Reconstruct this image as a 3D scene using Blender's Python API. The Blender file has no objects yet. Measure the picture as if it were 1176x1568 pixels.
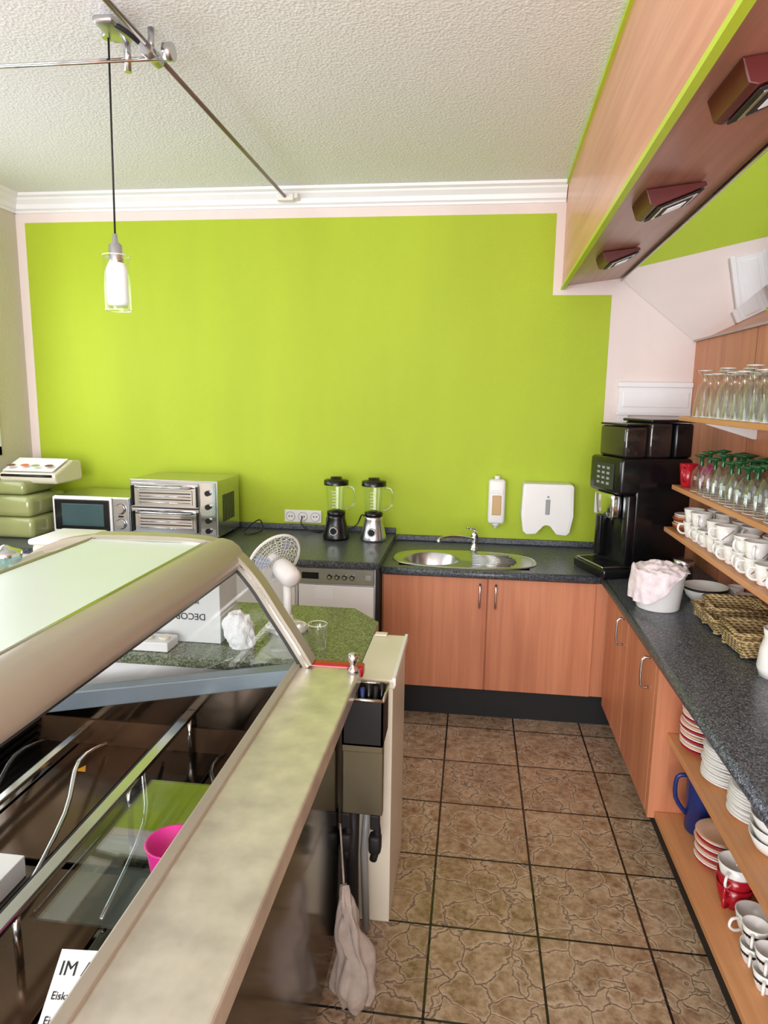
import bpy, bmesh, math, random
from mathutils import Vector, Matrix, noise
random.seed(7)
sc=bpy.context.scene
sc.view_settings.view_transform='Standard'
sc.view_settings.exposure=0.0
H=1.75; D=4.17; XL=-2.88; XR=1.25; ZC=2.93; YF=-2.4
# ------------------------------------------------------------------ materials
def lin(c):
    return tuple((x/255/12.92 if x/255<=.04045 else ((x/255+.055)/1.055)**2.4) for x in c)+(1,)
MC={}
class NT:
    def __init__(s,name):
        s.m=bpy.data.materials.new(name); s.m.use_nodes=True; s.t=s.m.node_tree; s.b=s.t.nodes['Principled BSDF']; s.o=s.t.nodes['Material Output']
    def n(s,ty,**k):
        x=s.t.nodes.new(ty)
        for a,b in k.items():
            if hasattr(x,a): setattr(x,a,b)
            else: x.inputs[a].default_value=b
        return x
    def l(s,a,b): s.t.links.new(a,b)
    def coord(s,scale=(1,1,1),loc=(0,0,0)):
        c=s.n('ShaderNodeTexCoord'); mp=s.n('ShaderNodeMapping'); mp.inputs['Scale'].default_value=scale; mp.inputs['Location'].default_value=loc
        s.l(c.outputs['Object'],mp.inputs[0]); return mp.outputs[0]
    def noise(s,vec,scale,detail=3,rough=.5,dist=0):
        x=s.n('ShaderNodeTexNoise'); x.inputs['Scale'].default_value=scale; x.inputs['Detail'].default_value=detail; x.inputs['Roughness'].default_value=rough; x.inputs['Distortion'].default_value=dist
        s.l(vec,x.inputs['Vector']); return x.outputs['Fac']
    def ramp(s,fac,stops,interp='LINEAR'):
        r=s.n('ShaderNodeValToRGB'); e=r.color_ramp.elements; r.color_ramp.interpolation=interp
        while len(e)<len(stops): e.new(.5)
        for i,(p,c) in enumerate(stops): e[i].position=p; e[i].color=c
        s.l(fac,r.inputs[0]); return r.outputs[0]
    def bump(s,h,strength,dist=.01):
        b=s.n('ShaderNodeBump'); b.inputs['Strength'].default_value=strength; b.inputs['Distance'].default_value=dist
        s.l(h,b.inputs['Height']); s.l(b.outputs[0],s.b.inputs['Normal'])
    def mix(s,fac,a,b,mode='MIX'):
        x=s.n('ShaderNodeMix'); x.data_type='RGBA'; x.blend_type=mode
        for v,i in ((fac,0),(a,6),(b,7)):
            if hasattr(v,'is_linked') or hasattr(v,'links'): s.l(v,x.inputs[i])
            else: x.inputs[i].default_value=v
        return x.outputs[2]
def mat(name,rgb,rough=.5,metal=0,var=.06,vs=6,bump=0,bs=60,spec=.5,emit=0,coat=0,alpha=1):
    if name in MC: return MC[name]
    k=NT(name); c=lin(rgb)
    v=k.coord(); f=k.noise(v,vs,3)
    lo=tuple(max(0,x*(1-var)) for x in c[:3])+(1,); hi=tuple(min(1,x*(1+var)) for x in c[:3])+(1,)
    col=k.ramp(f,[(.3,lo),(.7,hi)]); k.l(col,k.b.inputs['Base Color'])
    k.b.inputs['Roughness'].default_value=rough; k.b.inputs['Metallic'].default_value=metal; k.b.inputs['Alpha'].default_value=alpha
    k.b.inputs['Specular IOR Level'].default_value=spec; k.b.inputs['Coat Weight'].default_value=coat
    if bump: k.bump(k.noise(v,bs,4),bump,.004)
    if emit:
        k.l(col,k.b.inputs['Emission Color']); k.b.inputs['Emission Strength'].default_value=emit
    MC[name]=k.m; return k.m
def glass(name,tint=(1,1,1),base=.04,edge=.5,power=3,rough=.02):
    k=NT(name); k.t.nodes.remove(k.b)
    tr=k.n('ShaderNodeBsdfTransparent'); tr.inputs[0].default_value=tuple(tint)+(1,)
    gl=k.n('ShaderNodeBsdfGlossy'); gl.inputs['Roughness'].default_value=rough; gl.inputs[0].default_value=(1,1,1,1)
    lw=k.n('ShaderNodeLayerWeight'); lw.inputs[0].default_value=.5
    pw=k.n('ShaderNodeMath'); pw.operation='POWER'; pw.inputs[1].default_value=power; k.l(lw.outputs['Facing'],pw.inputs[0])
    ad=k.n('ShaderNodeMath'); ad.operation='MULTIPLY_ADD'; ad.use_clamp=True; ad.inputs[1].default_value=edge; ad.inputs[2].default_value=base
    k.l(pw.outputs[0],ad.inputs[0]); mx=k.n('ShaderNodeMixShader'); k.l(ad.outputs[0],mx.inputs[0]); k.l(tr.outputs[0],mx.inputs[1]); k.l(gl.outputs[0],mx.inputs[2])
    k.l(mx.outputs[0],k.o.inputs[0]); return k.m
def wood(name,axis=2,c1=(176,108,78),c2=(206,138,102),rough=.42):
    k=NT(name); s=[26,26,26]; s[axis]=1.3
    v=k.coord(tuple(s)); f=k.noise(v,1.0,5,.6,.3)
    s2=[5,5,5]; s2[axis]=.5
    f2=k.noise(k.coord(tuple(s2)),1.0,2,.5,.6)
    m=k.n('ShaderNodeMath'); m.operation='MULTIPLY_ADD'; m.inputs[1].default_value=.55
    k.l(f,m.inputs[0]); m2=k.n('ShaderNodeMath'); m2.operation='MULTIPLY'; m2.inputs[1].default_value=.45; k.l(f2,m2.inputs[0]); k.l(m2.outputs[0],m.inputs[2])
    k.l(k.ramp(m.outputs[0],[(.36,lin(c1)),(.62,lin(c2))]),k.b.inputs['Base Color'])
    k.b.inputs['Roughness'].default_value=rough; return k.m
WZ=wood('wood_veneer_vertical',2,(178,108,76),(208,138,100))
WSH=wood('wood_shelf',1,(196,134,86),(222,162,112))
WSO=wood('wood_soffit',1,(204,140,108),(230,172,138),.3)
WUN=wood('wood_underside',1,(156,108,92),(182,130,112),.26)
def counter(name,c1,c2,c3,rough=.28):
    k=NT(name); v=k.coord()
    n1=k.noise(v,110,2,.6); n2=k.noise(v,240,2,.6)
    a=k.ramp(n1,[(.42,lin(c1)),(.60,lin(c2))]); b=k.ramp(n2,[(.58,(0,0,0,1)),(.64,(1,1,1,1))])
    k.l(k.mix(b,a,lin(c3)),k.b.inputs['Base Color']); k.b.inputs['Roughness'].default_value=rough
    return k.m
CT=counter('speckled_countertop',(38,42,50),(84,90,98),(150,154,160),.33)
CTG=counter('speckled_countertop_green_reflection',(74,80,64),(122,130,102),(170,176,148),.2)  # green reflection on the stone painted into its speckle colours
def wallm(name,rgb,bump=.25,bs=90):
    k=NT(name); v=k.coord(); c=lin(rgb)
    f=k.noise(k.coord((1,1,.25)),2.2,3)
    k.l(k.ramp(f,[(.3,tuple(x*.94 for x in c[:3])+(1,)),(.7,tuple(min(1,x*1.06) for x in c[:3])+(1,))]),k.b.inputs['Base Color'])
    k.b.inputs['Roughness'].default_value=.6; k.b.inputs['Specular IOR Level'].default_value=.35
    k.bump(k.noise(v,bs,5,.6),bump,.004); return k.m
GREEN=wallm('lime_green_paint',(171,192,44)); PINK=wallm('pale_pink_paint',(232,218,214)); CREAM=wallm('cream_wallpaper',(208,200,184),.7,45)
def ceilm():
    k=NT('stippled_ceiling'); v=k.coord()
    vo=k.n('ShaderNodeTexVoronoi'); vo.inputs['Scale'].default_value=85; k.l(v,vo.inputs['Vector'])
    n=k.noise(v,120,4,.7,.4)
    m=k.n('ShaderNodeMath'); m.operation='ADD'; k.l(vo.outputs['Distance'],m.inputs[0]); k.l(n,m.inputs[1])
    k.l(k.ramp(n,[(.35,lin((226,225,227))),(.65,lin((243,243,246)))]),k.b.inputs['Base Color']); k.b.inputs['Roughness'].default_value=.9
    k.bump(m.outputs[0],.42,.009); return k.m
CEIL=ceilm()
def floorm():
    k=NT('crackle_floor_tile'); v=k.coord()
    br=k.n('ShaderNodeTexBrick'); br.offset=0; br.squash=1
    for a,b in (('Scale',1),('Mortar Size',.0042),('Mortar Smooth',.15),('Brick Width',.354),('Row Height',.354),('Bias',0)): br.inputs[a].default_value=b
    br.inputs['Color1'].default_value=(1,1,1,1); br.inputs['Color2'].default_value=(.84,.82,.80,1); br.inputs['Mortar'].default_value=(0,0,0,1)
    k.l(v,br.inputs['Vector'])
    nz=k.n('ShaderNodeTexNoise'); nz.inputs['Scale'].default_value=9; nz.inputs['Detail'].default_value=4; k.l(v,nz.inputs['Vector'])
    add=k.n('ShaderNodeVectorMath'); add.operation='MULTIPLY_ADD'; add.inputs[1].default_value=(.15,.15,.15)
    k.l(nz.outputs['Color'],add.inputs[0]); k.l(v,add.inputs[2])
    vo=k.n('ShaderNodeTexVoronoi'); vo.feature='DISTANCE_TO_EDGE'; vo.inputs['Scale'].default_value=9; k.l(add.outputs[0],vo.inputs['Vector'])
    crack=k.ramp(vo.outputs['Distance'],[(0,(0,0,0,1)),(.035,(1,1,1,1))])
    halo=k.ramp(vo.outputs['Distance'],[(.03,(1,1,1,1)),(.12,(0,0,0,1))])
    n1=k.noise(v,7,5,.6); base=k.ramp(n1,[(.34,lin((134,102,74))),(.5,lin((164,132,102))),(.66,lin((196,166,136)))])
    n2=k.noise(v,34,4,.65); base=k.mix(.4,base,k.ramp(n2,[(.38,lin((112,84,62))),(.62,lin((212,188,160)))]))
    hm=k.n('ShaderNodeMath'); hm.operation='MULTIPLY'; hm.inputs[1].default_value=.6; k.l(halo,hm.inputs[0])
    base=k.mix(hm.outputs[0],base,lin((214,190,164)))
    base=k.mix(1.0,base,br.outputs['Color'],'MULTIPLY')
    cm=k.mix(.25,crack,(1,1,1,1))
    crk=k.mix(cm,lin((78,58,44)),base)
    col=k.mix(br.outputs['Fac'],crk,lin((36,31,28)))
    k.l(col,k.b.inputs['Base Color'])
    k.l(k.ramp(n1,[(.3,(.18,)*3+(1,)),(.7,(.34,)*3+(1,))]),k.b.inputs['Roughness'])
    inv=k.n('ShaderNodeMath'); inv.operation='SUBTRACT'; k.l(crack,inv.inputs[0]); k.l(br.outputs['Fac'],inv.inputs[1])
    k.bump(inv.outputs[0],.6,.003); return k.m
FLOOR=floorm()
WHITE=mat('white_gloss_paint',(238,238,241),.35,var=.02)
WPL=mat('white_plastic',(234,232,230),.35,var=.02); CREAMP=mat('cream_plastic',(226,220,200),.35,var=.03)
GREYP=mat('grey_plastic',(150,152,150),.4); BLK=mat('black_plastic',(16,16,18),.22,var=.1); BLKM=mat('matte_black',(20,20,21),.6,var=.1)
CHR=mat('chrome',(218,219,222),.08,1,var=.03); STEEL=mat('brushed_steel',(200,200,204),.26,1,var=.06,vs=18)
LEDGE=mat('stained_steel_ledge',(220,214,200),.36,.7,var=.16,vs=14,bump=.04,bs=8)
DKM=mat('dark_mirror_steel',(92,82,72),.13,1,var=.08,vs=2,bump=.10,bs=3); OLS=mat('steel_olive_reflection',(128,122,100),.3,.9)  # OLS: olive-grey reflection painted into plain steel's base colour
TAUPE=mat('taupe_canopy_profile',(168,160,144),.28,.15,var=.03); SEAL=mat('black_seal',(30,30,32),.4)
MINT=mat('frosted_panel_mint_reflection',(216,234,222),.3,var=.03,vs=2)  # canopy glass, its pale mint reflection painted in as base colour
GREYB=mat('blue_grey_frame',(112,124,132),.3,.3); ALU=mat('aluminium',(205,204,200),.2,1)
MIRROR=mat('mirror_silver',(238,240,240),.015,1,var=.005)
LIMES=mat('lime_edge_strip',(190,216,52),.4,var=.04)
REDB=mat('dark_red_lamp_housing',(84,24,22),.35); RED=mat('red_ceramic',(176,24,40),.2); PINKP=mat('pink_plastic',(226,50,150),.3)
CER=mat('white_ceramic',(240,238,234),.15,var=.02,coat=.4); BLUE=mat('blue_plastic',(30,48,110),.3); BRN=mat('brown_ceramic',(120,70,50),.3)
ORG=mat('orange_ceramic',(214,104,50),.3); PCH=mat('peach_ceramic',(232,190,160),.25); LG=mat('frosted_white_glass',(240,244,248),.3,var=.01,emit=.2)
BAG=mat('translucent_bag',(190,176,166),.22,var=.2,vs=20,bump=.5,bs=30,alpha=.55); TOWEL=mat('towel_cloth',(232,218,222),.9,var=.14,vs=30,bump=.5,bs=120)
CARD=mat('printed_carton',(214,216,214),.6,var=.03); INK=mat('black_ink',(25,25,25),.7); PAPER=mat('paper',(236,238,238),.7,var=.02)
AMB=mat('amber_soap',(196,160,110),.2); LGREEN=mat('green_glass',(14,80,42),.1,var=.1); OLIVE=mat('olive_lime_enamel',(152,158,104),.16,var=.08,coat=.3)
def wick():
    k=NT('wicker'); v=k.coord()
    w=k.n('ShaderNodeTexWave'); w.inputs['Scale'].default_value=32; w.inputs['Distortion'].default_value=3; w.bands_direction='Z'; k.l(v,w.inputs['Vector'])
    w2=k.n('ShaderNodeTexWave'); w2.inputs['Scale'].default_value=26; w2.inputs['Distortion'].default_value=2; w2.bands_direction='DIAGONAL'; k.l(v,w2.inputs['Vector'])
    m=k.mix(.5,w.outputs['Color'],w2.outputs['Color']); 
    k.l(k.ramp(m,[(.25,lin((104,82,48))),(.6,lin((196,170,120)))]),k.b.inputs['Base Color']); k.bump(m,.9,.006); k.b.inputs['Roughness'].default_value=.7; return k.m
WICK=wick()
GL=glass('clear_glass',(.97,.99,.98),.04,.5,3); GLC=glass('case_glass',(.93,.95,.96),.04,.35,3); GLD=glass('drinking_glass',(.93,.95,.95),.07,.6,2)
GLT=glass('teal_glass',(.55,.78,.78),.10); GLS=glass('shelf_glass',(.86,.90,.90),.10,.35,2)
# ------------------------------------------------------------------ mesh builder
class O:
    def __init__(s,name,T=None):
        s.name=name; s.bm=bmesh.new(); s.m=[]; s.T=T or Matrix()
    def mi(s,m):
        if m not in s.m: s.m.append(m)
        return s.m.index(m)
    def add(s,b,m,smooth=False,M=None):
        if m is not None:
            i=s.mi(m)
            for f in b.faces: f.material_index=i
        for f in b.faces: f.smooth=smooth if not callable(smooth) else smooth(f)
        bmesh.ops.recalc_face_normals(b,faces=b.faces)
        b.transform(s.T@(M or Matrix()))
        me=bpy.data.meshes.new('t'); b.to_mesh(me); b.free(); s.bm.from_mesh(me); bpy.data.meshes.remove(me); return s
    def box(s,x0,x1,y0,y1,z0,z1,m,bev=0,M=None,seg=2):
        b=bmesh.new(); bmesh.ops.create_cube(b,size=1)
        for v in b.verts: v.co=Vector((x0+(v.co.x+.5)*(x1-x0),y0+(v.co.y+.5)*(y1-y0),z0+(v.co.z+.5)*(z1-z0)))
        if bev: bmesh.ops.bevel(b,geom=b.edges[:],offset=bev,segments=seg,profile=.5,affect='EDGES')
        return s.add(b,m,bev>.008,M)
    def prism(s,pts,ax,a0,a1,m,bev=0,smooth=False,M=None):
        b=bmesh.new(); rem=[i for i in range(3) if i!=ax]
        vs=[]
        for a in (a0,a1):
            r=[]
            for p in pts:
                c=[0,0,0]; c[ax]=a; c[rem[0]]=p[0]; c[rem[1]]=p[1]; r.append(b.verts.new(c))
            vs.append(r)
        n=len(pts); b.faces.new(vs[0]); b.faces.new(vs[1][::-1])
        for i in range(n): b.faces.new((vs[0][i],vs[1][i],vs[1][(i+1)%n],vs[0][(i+1)%n]))
        if bev: bmesh.ops.bevel(b,geom=b.edges[:],offset=bev,segments=2,profile=.5,affect='EDGES')
        bmesh.ops.recalc_face_normals(b,faces=b.faces)
        return s.add(b,m,smooth,M)
    def poly(s,pts,m,M=None):
        b=bmesh.new(); b.faces.new([b.verts.new(p) for p in pts]); return s.add(b,m,False,M)
    def grid(s,rows,m,smooth=True,M=None,closed=False):
        b=bmesh.new(); V=[[b.verts.new(p) for p in r] for r in rows]
        for i in range(len(V)-1):
            n=len(V[i]); 
            for j in range(n if closed else n-1):
                k=(j+1)%n
                b.faces.new((V[i][j],V[i][k],V[i+1][k],V[i+1][j]))
        return s.add(b,m,smooth,M)
    def lathe(s,prof,c,m,seg=28,M=None):
        b=bmesh.new(); R=[]
        for r,z in prof:
            if r<1e-5: R.append([b.verts.new((0,0,z))])
            else: R.append([b.verts.new((r*math.cos(2*math.pi*i/seg),r*math.sin(2*math.pi*i/seg),z)) for i in range(seg)])
        for a,bb in zip(R,R[1:]):
            for i in range(seg):
                j=(i+1)%seg
                if len(a)==1 and len(bb)==1: continue
                if len(a)==1: b.faces.new((a[0],bb[i],bb[j]))
                elif len(bb)==1: b.faces.new((a[i],a[j],bb[0]))
                else: b.faces.new((a[i],a[j],bb[j],bb[i]))
        return s.add(b,m,True,Matrix.Translation(c)@(M or Matrix()))
    def cyl(s,p0,p1,r,m,r1=None,seg=20):
        p0=Vector(p0);p1=Vector(p1);d=p1-p0;L=d.length; r1=r if r1 is None else r1
        q=d.to_track_quat('Z','Y').to_matrix().to_4x4()
        b=bmesh.new()
        bmesh.ops.create_cone(b,segments=seg,radius1=r,radius2=r1,depth=L,cap_ends=True)
        for v in b.verts: v.co.z+=L/2
        return s.add(b,m,lambda f:len(f.verts)==4,Matrix.Translation(p0)@q)
    def tube(s,pts,r,m,seg=8,smooth=True,sub=0):
        P=[Vector(p) for p in pts]
        if sub:
            Q=[]
            for i in range(len(P)-1):
                a=P[max(i-1,0)];b_=P[i];c=P[i+1];d=P[min(i+2,len(P)-1)]
                for k in range(sub):
                    t=k/sub; Q.append(.5*((2*b_)+(c-a)*t+(2*a-5*b_+4*c-d)*t*t+(3*b_-a-3*c+d)*t**3))
            Q.append(P[-1]); P=Q
        b=bmesh.new(); prev=None; rings=[]
        up=Vector((0,0,1))
        for i,p in enumerate(P):
            t=(P[min(i+1,len(P)-1)]-P[max(i-1,0)]).normalized()
            if prev is None:
                n=t.cross(up); n=t.cross(Vector((1,0,0))) if n.length<.1 else n
                n.normalize()
            else: n=(prev-t*prev.dot(t)).normalized()
            prev=n; bn=t.cross(n)
            rings.append([b.verts.new(p+(n*math.cos(2*math.pi*k/seg)+bn*math.sin(2*math.pi*k/seg))*r) for k in range(seg)])
        for a,c in zip(rings,rings[1:]):
            for k in range(seg): b.faces.new((a[k],a[(k+1)%seg],c[(k+1)%seg],c[k]))
        b.faces.new(rings[0]); b.faces.new(rings[-1][::-1])
        return s.add(b,m,True)
    def ball(s,c,r,m,sc=(1,1,1),M=None):
        b=bmesh.new(); bmesh.ops.create_uvsphere(b,u_segments=24,v_segments=14,radius=r)
        return s.add(b,m,True,Matrix.Translation(c)@(M or Matrix())@Matrix.Diagonal((*sc,1)))
    def done(s,origin=None):
        vs=[v.co for v in s.bm.verts]
        if origin is None:
            origin=Vector(((min(v.x for v in vs)+max(v.x for v in vs))/2,(min(v.y for v in vs)+max(v.y for v in vs))/2,min(v.z for v in vs)))
        origin=Vector(origin); s.bm.transform(Matrix.Translation(-origin))
        me=bpy.data.meshes.new(s.name); s.bm.to_mesh(me); s.bm.free()
        for m in s.m: me.materials.append(m)
        o=bpy.data.objects.new(s.name,me); o.location=origin; sc.collection.objects.link(o); return o
def text(parent,body,size,M,m=INK,name='label_text',align='CENTER'):
    t=bpy.data.curves.new(name,'FONT'); t.body=body; t.size=size; t.align_x=align; t.materials.append(m); t.extrude=.0002
    o=bpy.data.objects.new(name,t); sc.collection.objects.link(o); o.parent=parent
    o.location=M.translation-parent.location; o.rotation_euler=M.to_euler(); return o
RZ=lambda a:Matrix.Rotation(math.radians(a),4,'Z')
RX=lambda a:Matrix.Rotation(math.radians(a),4,'X')
RY=lambda a:Matrix.Rotation(math.radians(a),4,'Y')
TR=lambda *a:Matrix.Translation(a)
ring=lambda c,r,n=20:[(c[0]+r*math.cos(2*math.pi*j/n),c[1]+r*math.sin(2*math.pi*j/n),c[2]) for j in range(n+1)]
# ------------------------------------------------------------------ room
o=O('floor'); o.box(XL,XR,YF,D,-.1,0,FLOOR); o.done((-.082,2.03,0))
o=O('ceiling'); o.box(XL-.1,XR+.1,YF,D+.1,ZC,ZC+.1,CEIL); o.done()
o=O('wall_back'); o.box(XL-.1,XR+.1,D,D+.1,0,ZC,PINK)
y=D-.001
o.poly([(-2.82,y,0),(.755,y,0),(.755,y,2.33),(.425,y,2.33),(.425,y,2.775),(-2.82,y,2.775)],GREEN); o.done((0,D,0))
o=O('wall_left'); wy0,wy1,wz0,wz1=1.2,3.86,1.35,2.42
o.box(XL-.1,XL,YF,wy0,0,ZC,CREAM); o.box(XL-.1,XL,wy1,D,0,ZC,CREAM); o.box(XL-.1,XL,wy0,wy1,0,wz0,CREAM); o.box(XL-.1,XL,wy0,wy1,wz1,ZC,CREAM); o.done()
o=O('window_1')
for a,b,c,d in ((wy0,wy0+.06,wz0,wz1),(wy1-.06,wy1,wz0,wz1),(wy0,wy1,wz0,wz0+.06),(wy0,wy1,wz1-.06,wz1),(2.5,2.56,wz0,wz1)): o.box(XL-.08,XL+.015,a,b,c,d,WHITE,.004)
o.box(XL-.05,XL-.045,wy0+.05,wy1-.05,wz0+.05,wz1-.05,GL); o.done()
o=O('wall_right'); o.box(XR,XR+.1,YF,D,0,ZC,PINK); o.done()
o=O('wall_front'); o.box(XL-.1,-2.6,YF-.1,YF,0,ZC,CREAM); o.box(.9,XR+.1,YF-.1,YF,0,ZC,CREAM); o.box(-2.6,.9,YF-.1,YF,0,.45,CREAM); o.box(-2.6,.9,YF-.1,YF,2.7,ZC,CREAM); o.done()
o=O('window_2')
for a,b in ((-2.6,-2.54),(-1.45,-1.39),(-.3,-.24),(.84,.9)): o.box(a,b,YF-.08,YF+.01,.45,2.7,WHITE)
o.box(-2.6,.9,YF-.08,YF+.01,.45,.52,WHITE); o.box(-2.6,.9,YF-.08,YF+.01,2.64,2.7,WHITE); o.done()
prof=[(0,0),(0,-.10),(-.012,-.10),(-.016,-.088),(-.030,-.080),(-.034,-.055),(-.058,-.032),(-.062,-.022),(-.085,-.014),(-.09,0)]
o=O('trim_1'); o.prism([(D+a,ZC+b) for a,b in prof],0,XL,.47,WHITE); o.done()
o=O('trim_2'); o.prism([(XL-a,ZC+b) for a,b in prof],1,YF,D,WHITE); o.done()
o=O('trim_3'); o.box(XR-.015,XR,-.5,D,.86,2.10,WZ)
for yy in (3.3,2.4,1.5): o.box(XR-.0165,XR-.014,yy-.002,yy+.002,.86,2.1,BRN)
o.done()
o=O('door_1'); DW=D-.003
o.box(.83,XR-.016,D-.02,DW,1.66,1.84,WHITE,.003); o.box(.82,XR-.016,D-.035,DW,1.815,1.845,WHITE,.005); o.box(.82,XR-.016,D-.03,DW,1.655,1.675,WHITE,.004)
o.box(.85,XR-.03,D-.024,DW,1.70,1.79,WHITE,.006)
o.box(.83,.89,D-.02,DW,.9,1.66,WHITE,.003); o.box(.89,XR-.016,D-.012,DW,.9,1.63,WHITE); o.box(.94,XR-.05,D-.018,DW,1.0,1.58,WHITE,.006); o.done()
def sx(x,yv): return x-.027*(D-yv)
o=O('bulkhead_soffit'); Y0,Y1=-.4,D
def slab(p,m):
    b=bmesh.new(); A=[b.verts.new((sx(x,Y0),Y0,z)) for x,z in p]; C=[b.verts.new((sx(x,Y1),Y1,z)) for x,z in p]; n=len(p)
    b.faces.new(A); b.faces.new(C[::-1])
    for i in range(n): b.faces.new((A[i],C[i],C[(i+1)%n],A[(i+1)%n]))
    o.add(b,m)
slab([(.475,2.375),(.49,2.375),(.49,2.925),(.475,2.925)],WSO)
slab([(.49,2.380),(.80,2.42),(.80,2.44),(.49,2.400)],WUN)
slab([(.785,2.44),(.80,2.44),(.80,2.925),(.785,2.925)],WSO)
slab([(.468,2.358),(.489,2.358),(.489,2.375),(.468,2.375)],LIMES)
slab([(.463,2.910),(.476,2.910),(.476,2.929),(.463,2.929)],LIMES)
o.done()
o=O('tilted_wall_mirror')
mt=(.805,2.41); mb=(1.225,2.075)
b=bmesh.new()
q=[(sx(mt[0],Y0),Y0,mt[1]),(sx(mt[0],Y1),Y1-.003,mt[1]),(mb[0],Y1-.003,mb[1]),(mb[0],Y0,mb[1])]
V=[b.verts.new(p) for p in q]; V2=[b.verts.new((p[0]+.006,p[1],p[2]+.008)) for p in q]
b.faces.new(V); b.faces.new(V2[::-1])
for i in range(4): b.faces.new((V[i],V2[i],V2[(i+1)%4],V[(i+1)%4]))
o.add(b,MIRROR)
o.tube([(mb[0]-.004,Y0,mb[1]),(mb[0]-.004,D-.01,mb[1])],.005,ALU); 
o.tube([(sx(mt[0],Y0)-.004,Y0,mt[1]-.003),(mt[0]-.004,D-.01,mt[1]-.003)],.005,ALU); 
for i in (0,1):
    yy=(3.05,1.9)[i]; o.tube([(.775-.02*i,yy,2.42),(1.165,yy-.03,2.115)],.0045,BLKM); o.cyl((1.155,yy-.03,2.11),(1.18,yy-.03,2.115),.008,CHR)
o.done()
def spot(cx,cy,k=1):
    o=O('square_soffit_spotlight',TR(cx,cy,2.398)@Matrix.Scale(k,4))
    o.prism([(-.085,-.012),(.09,.008),(.095,-.004),(-.05,-.062),(-.068,-.058)],1,-.10,.10,REDB,.003)
    ang=math.atan2(.058,.145)
    M=TR(.022,0,-.034)@RY(-math.degrees(ang))
    o.box(-.072,.072,-.088,.088,-.006,-.001,BLKM,.002,M); o.box(-.058,.058,-.07,.07,-.009,-.005,STEEL,.001,M); o.box(-.046,.046,-.056,.056,-.0105,-.008,BLKM,.001,M); o.box(-.03,.03,-.035,.035,-.0125,-.009,LG,.001,M)
    return o.done()
spot(.615,3.35,.9); spot(.585,2.42); spot(.56,1.58)
# ------------------------------------------------------------------ base cabinets
def handle(o,x,y,z0,z1,dx=0,dy=-1):
    d=.03; o.tube([(x,y,z0),(x+dx*d,y+dy*d,z0+.008),(x+dx*d,y+dy*d,z1-.008),(x,y,z1)],.0055,STEEL,sub=3)
o=O('sink_base_cabinet')
o.box(-.455,.733,3.52,4.10,.19,.70,WZ); o.box(-.455,.733,3.52,3.535,.70,.818,WZ); o.box(-.44,.79,3.59,4.05,0,.19,BLKM)
o.box(-.445,.102,3.50,3.519,.195,.81,WZ,.002); o.box(.108,.655,3.50,3.519,.195,.81,WZ,.002)
handle(o,.065,3.50,.66,.78); handle(o,.147,3.50,.66,.78)
o.done()
o=O('side_base_cabinet')
o.box(.735,1.22,2.53,3.50,.19,.818,WZ); o.box(.80,1.2,2.5,3.58,0,.19,BLKM)
o.box(.715,.734,3.02,3.47,.17,.81,WZ,.002); o.box(.715,.734,2.545,3.01,.17,.81,WZ,.002); o.box(.715,1.22,2.50,2.535,.165,.818,WZ,.002)
handle(o,.715,3.10,.64,.76,-1,0); handle(o,.715,2.63,.64,.76,-1,0)
o.done()
o=O('open_dish_shelving')
o.box(.74,1.20,.62,2.497,.17,.195,WSH,.002); o.box(.76,1.20,.62,2.497,.495,.52,WSH,.002); o.box(1.2,1.22,.62,2.497,.17,.818,WZ); o.box(.74,1.22,.60,.62,.17,.818,WZ)
o.box(.80,1.2,.6,2.497,0,.17,BLKM); o.done()
CY=4.16
o=O('kitchen_countertop')
t=.82; T=.86
o.box(-.455,-.37,3.47,CY,t,T,CT); o.box(.32,1.234,3.47,CY,t,T,CT); o.box(-.37,.32,3.47,3.52,t,T,CT); o.box(-.37,.32,3.88,CY,t,T,CT)
o.box(.685,1.234,.6,3.47,t,T,CT,.0); o.tube([(.685,.6,.84),(.685,3.47,.84)],.02,CT,seg=12); o.tube([(-.455,3.47,.84),(.685,3.47,.84)],.02,CT,seg=12)
o.done()
o=O('countertop_upstand'); o.box(-.45,.82,4.14,4.165,T+.001,T+.035,CT,.006); o.done()
o=O('countertop_upstand'); o.box(XL+.002,-.455,4.14,4.165,.901,.935,CT,.006); o.done()
o=O('inset_sink')
N=48; cx,cy=-.025,3.70; 
def ell(rx,ry,z,cx=cx,cy=cy,e=2.6):
    return [(cx+rx*abs(math.cos(a))**(2/e)*(1 if math.cos(a)>=0 else -1),cy+ry*abs(math.sin(a))**(2/e)*(1 if math.sin(a)>=0 else -1),z) for a in [2*math.pi*i/N for i in range(N)]]
o.grid([ell(.395,.205,.861),ell(.392,.202,.867),ell(.38,.19,.866),ell(.372,.182,.862)],STEEL,closed=True)
bc=(-.2,3.70); 
def circ(r,z): return [(bc[0]+r*math.cos(2*math.pi*i/N),bc[1]+r*math.sin(2*math.pi*i/N),z) for i in range(N)]
o.grid([ell(.372,.182,.862),circ(.158,.861),circ(.152,.855),circ(.143,.78),circ(.12,.735),circ(.03,.728)],STEEL,closed=True)
o.poly(circ(.03,.728),CHR)
for i in range(7):
    yy=3.59+.036*i; o.tube([(.02,yy,.863),(.26-.004*(i-3)**2,yy,.863)],.004,STEEL)
o.done()
o=O('kitchen_faucet')
o.lathe([(0,0),(.026,0),(.026,.008),(.020,.014),(.019,.07),(.021,.075),(.021,.10),(.012,.115),(0,.117)],(.03,3.94,.861),CHR)
o.tube([(.03,3.94,.925),(-.03,3.86,.955),(-.11,3.77,.972),(-.16,3.72,.968),(-.168,3.712,.950)],.011,CHR,sub=4)
o.tube([(.03,3.94,.965),(.03,3.945,.985),(.0,3.91,1.0),(-.015,3.89,1.004)],.007,CHR,sub=3); o.done()
o=O('left_counter')
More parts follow.
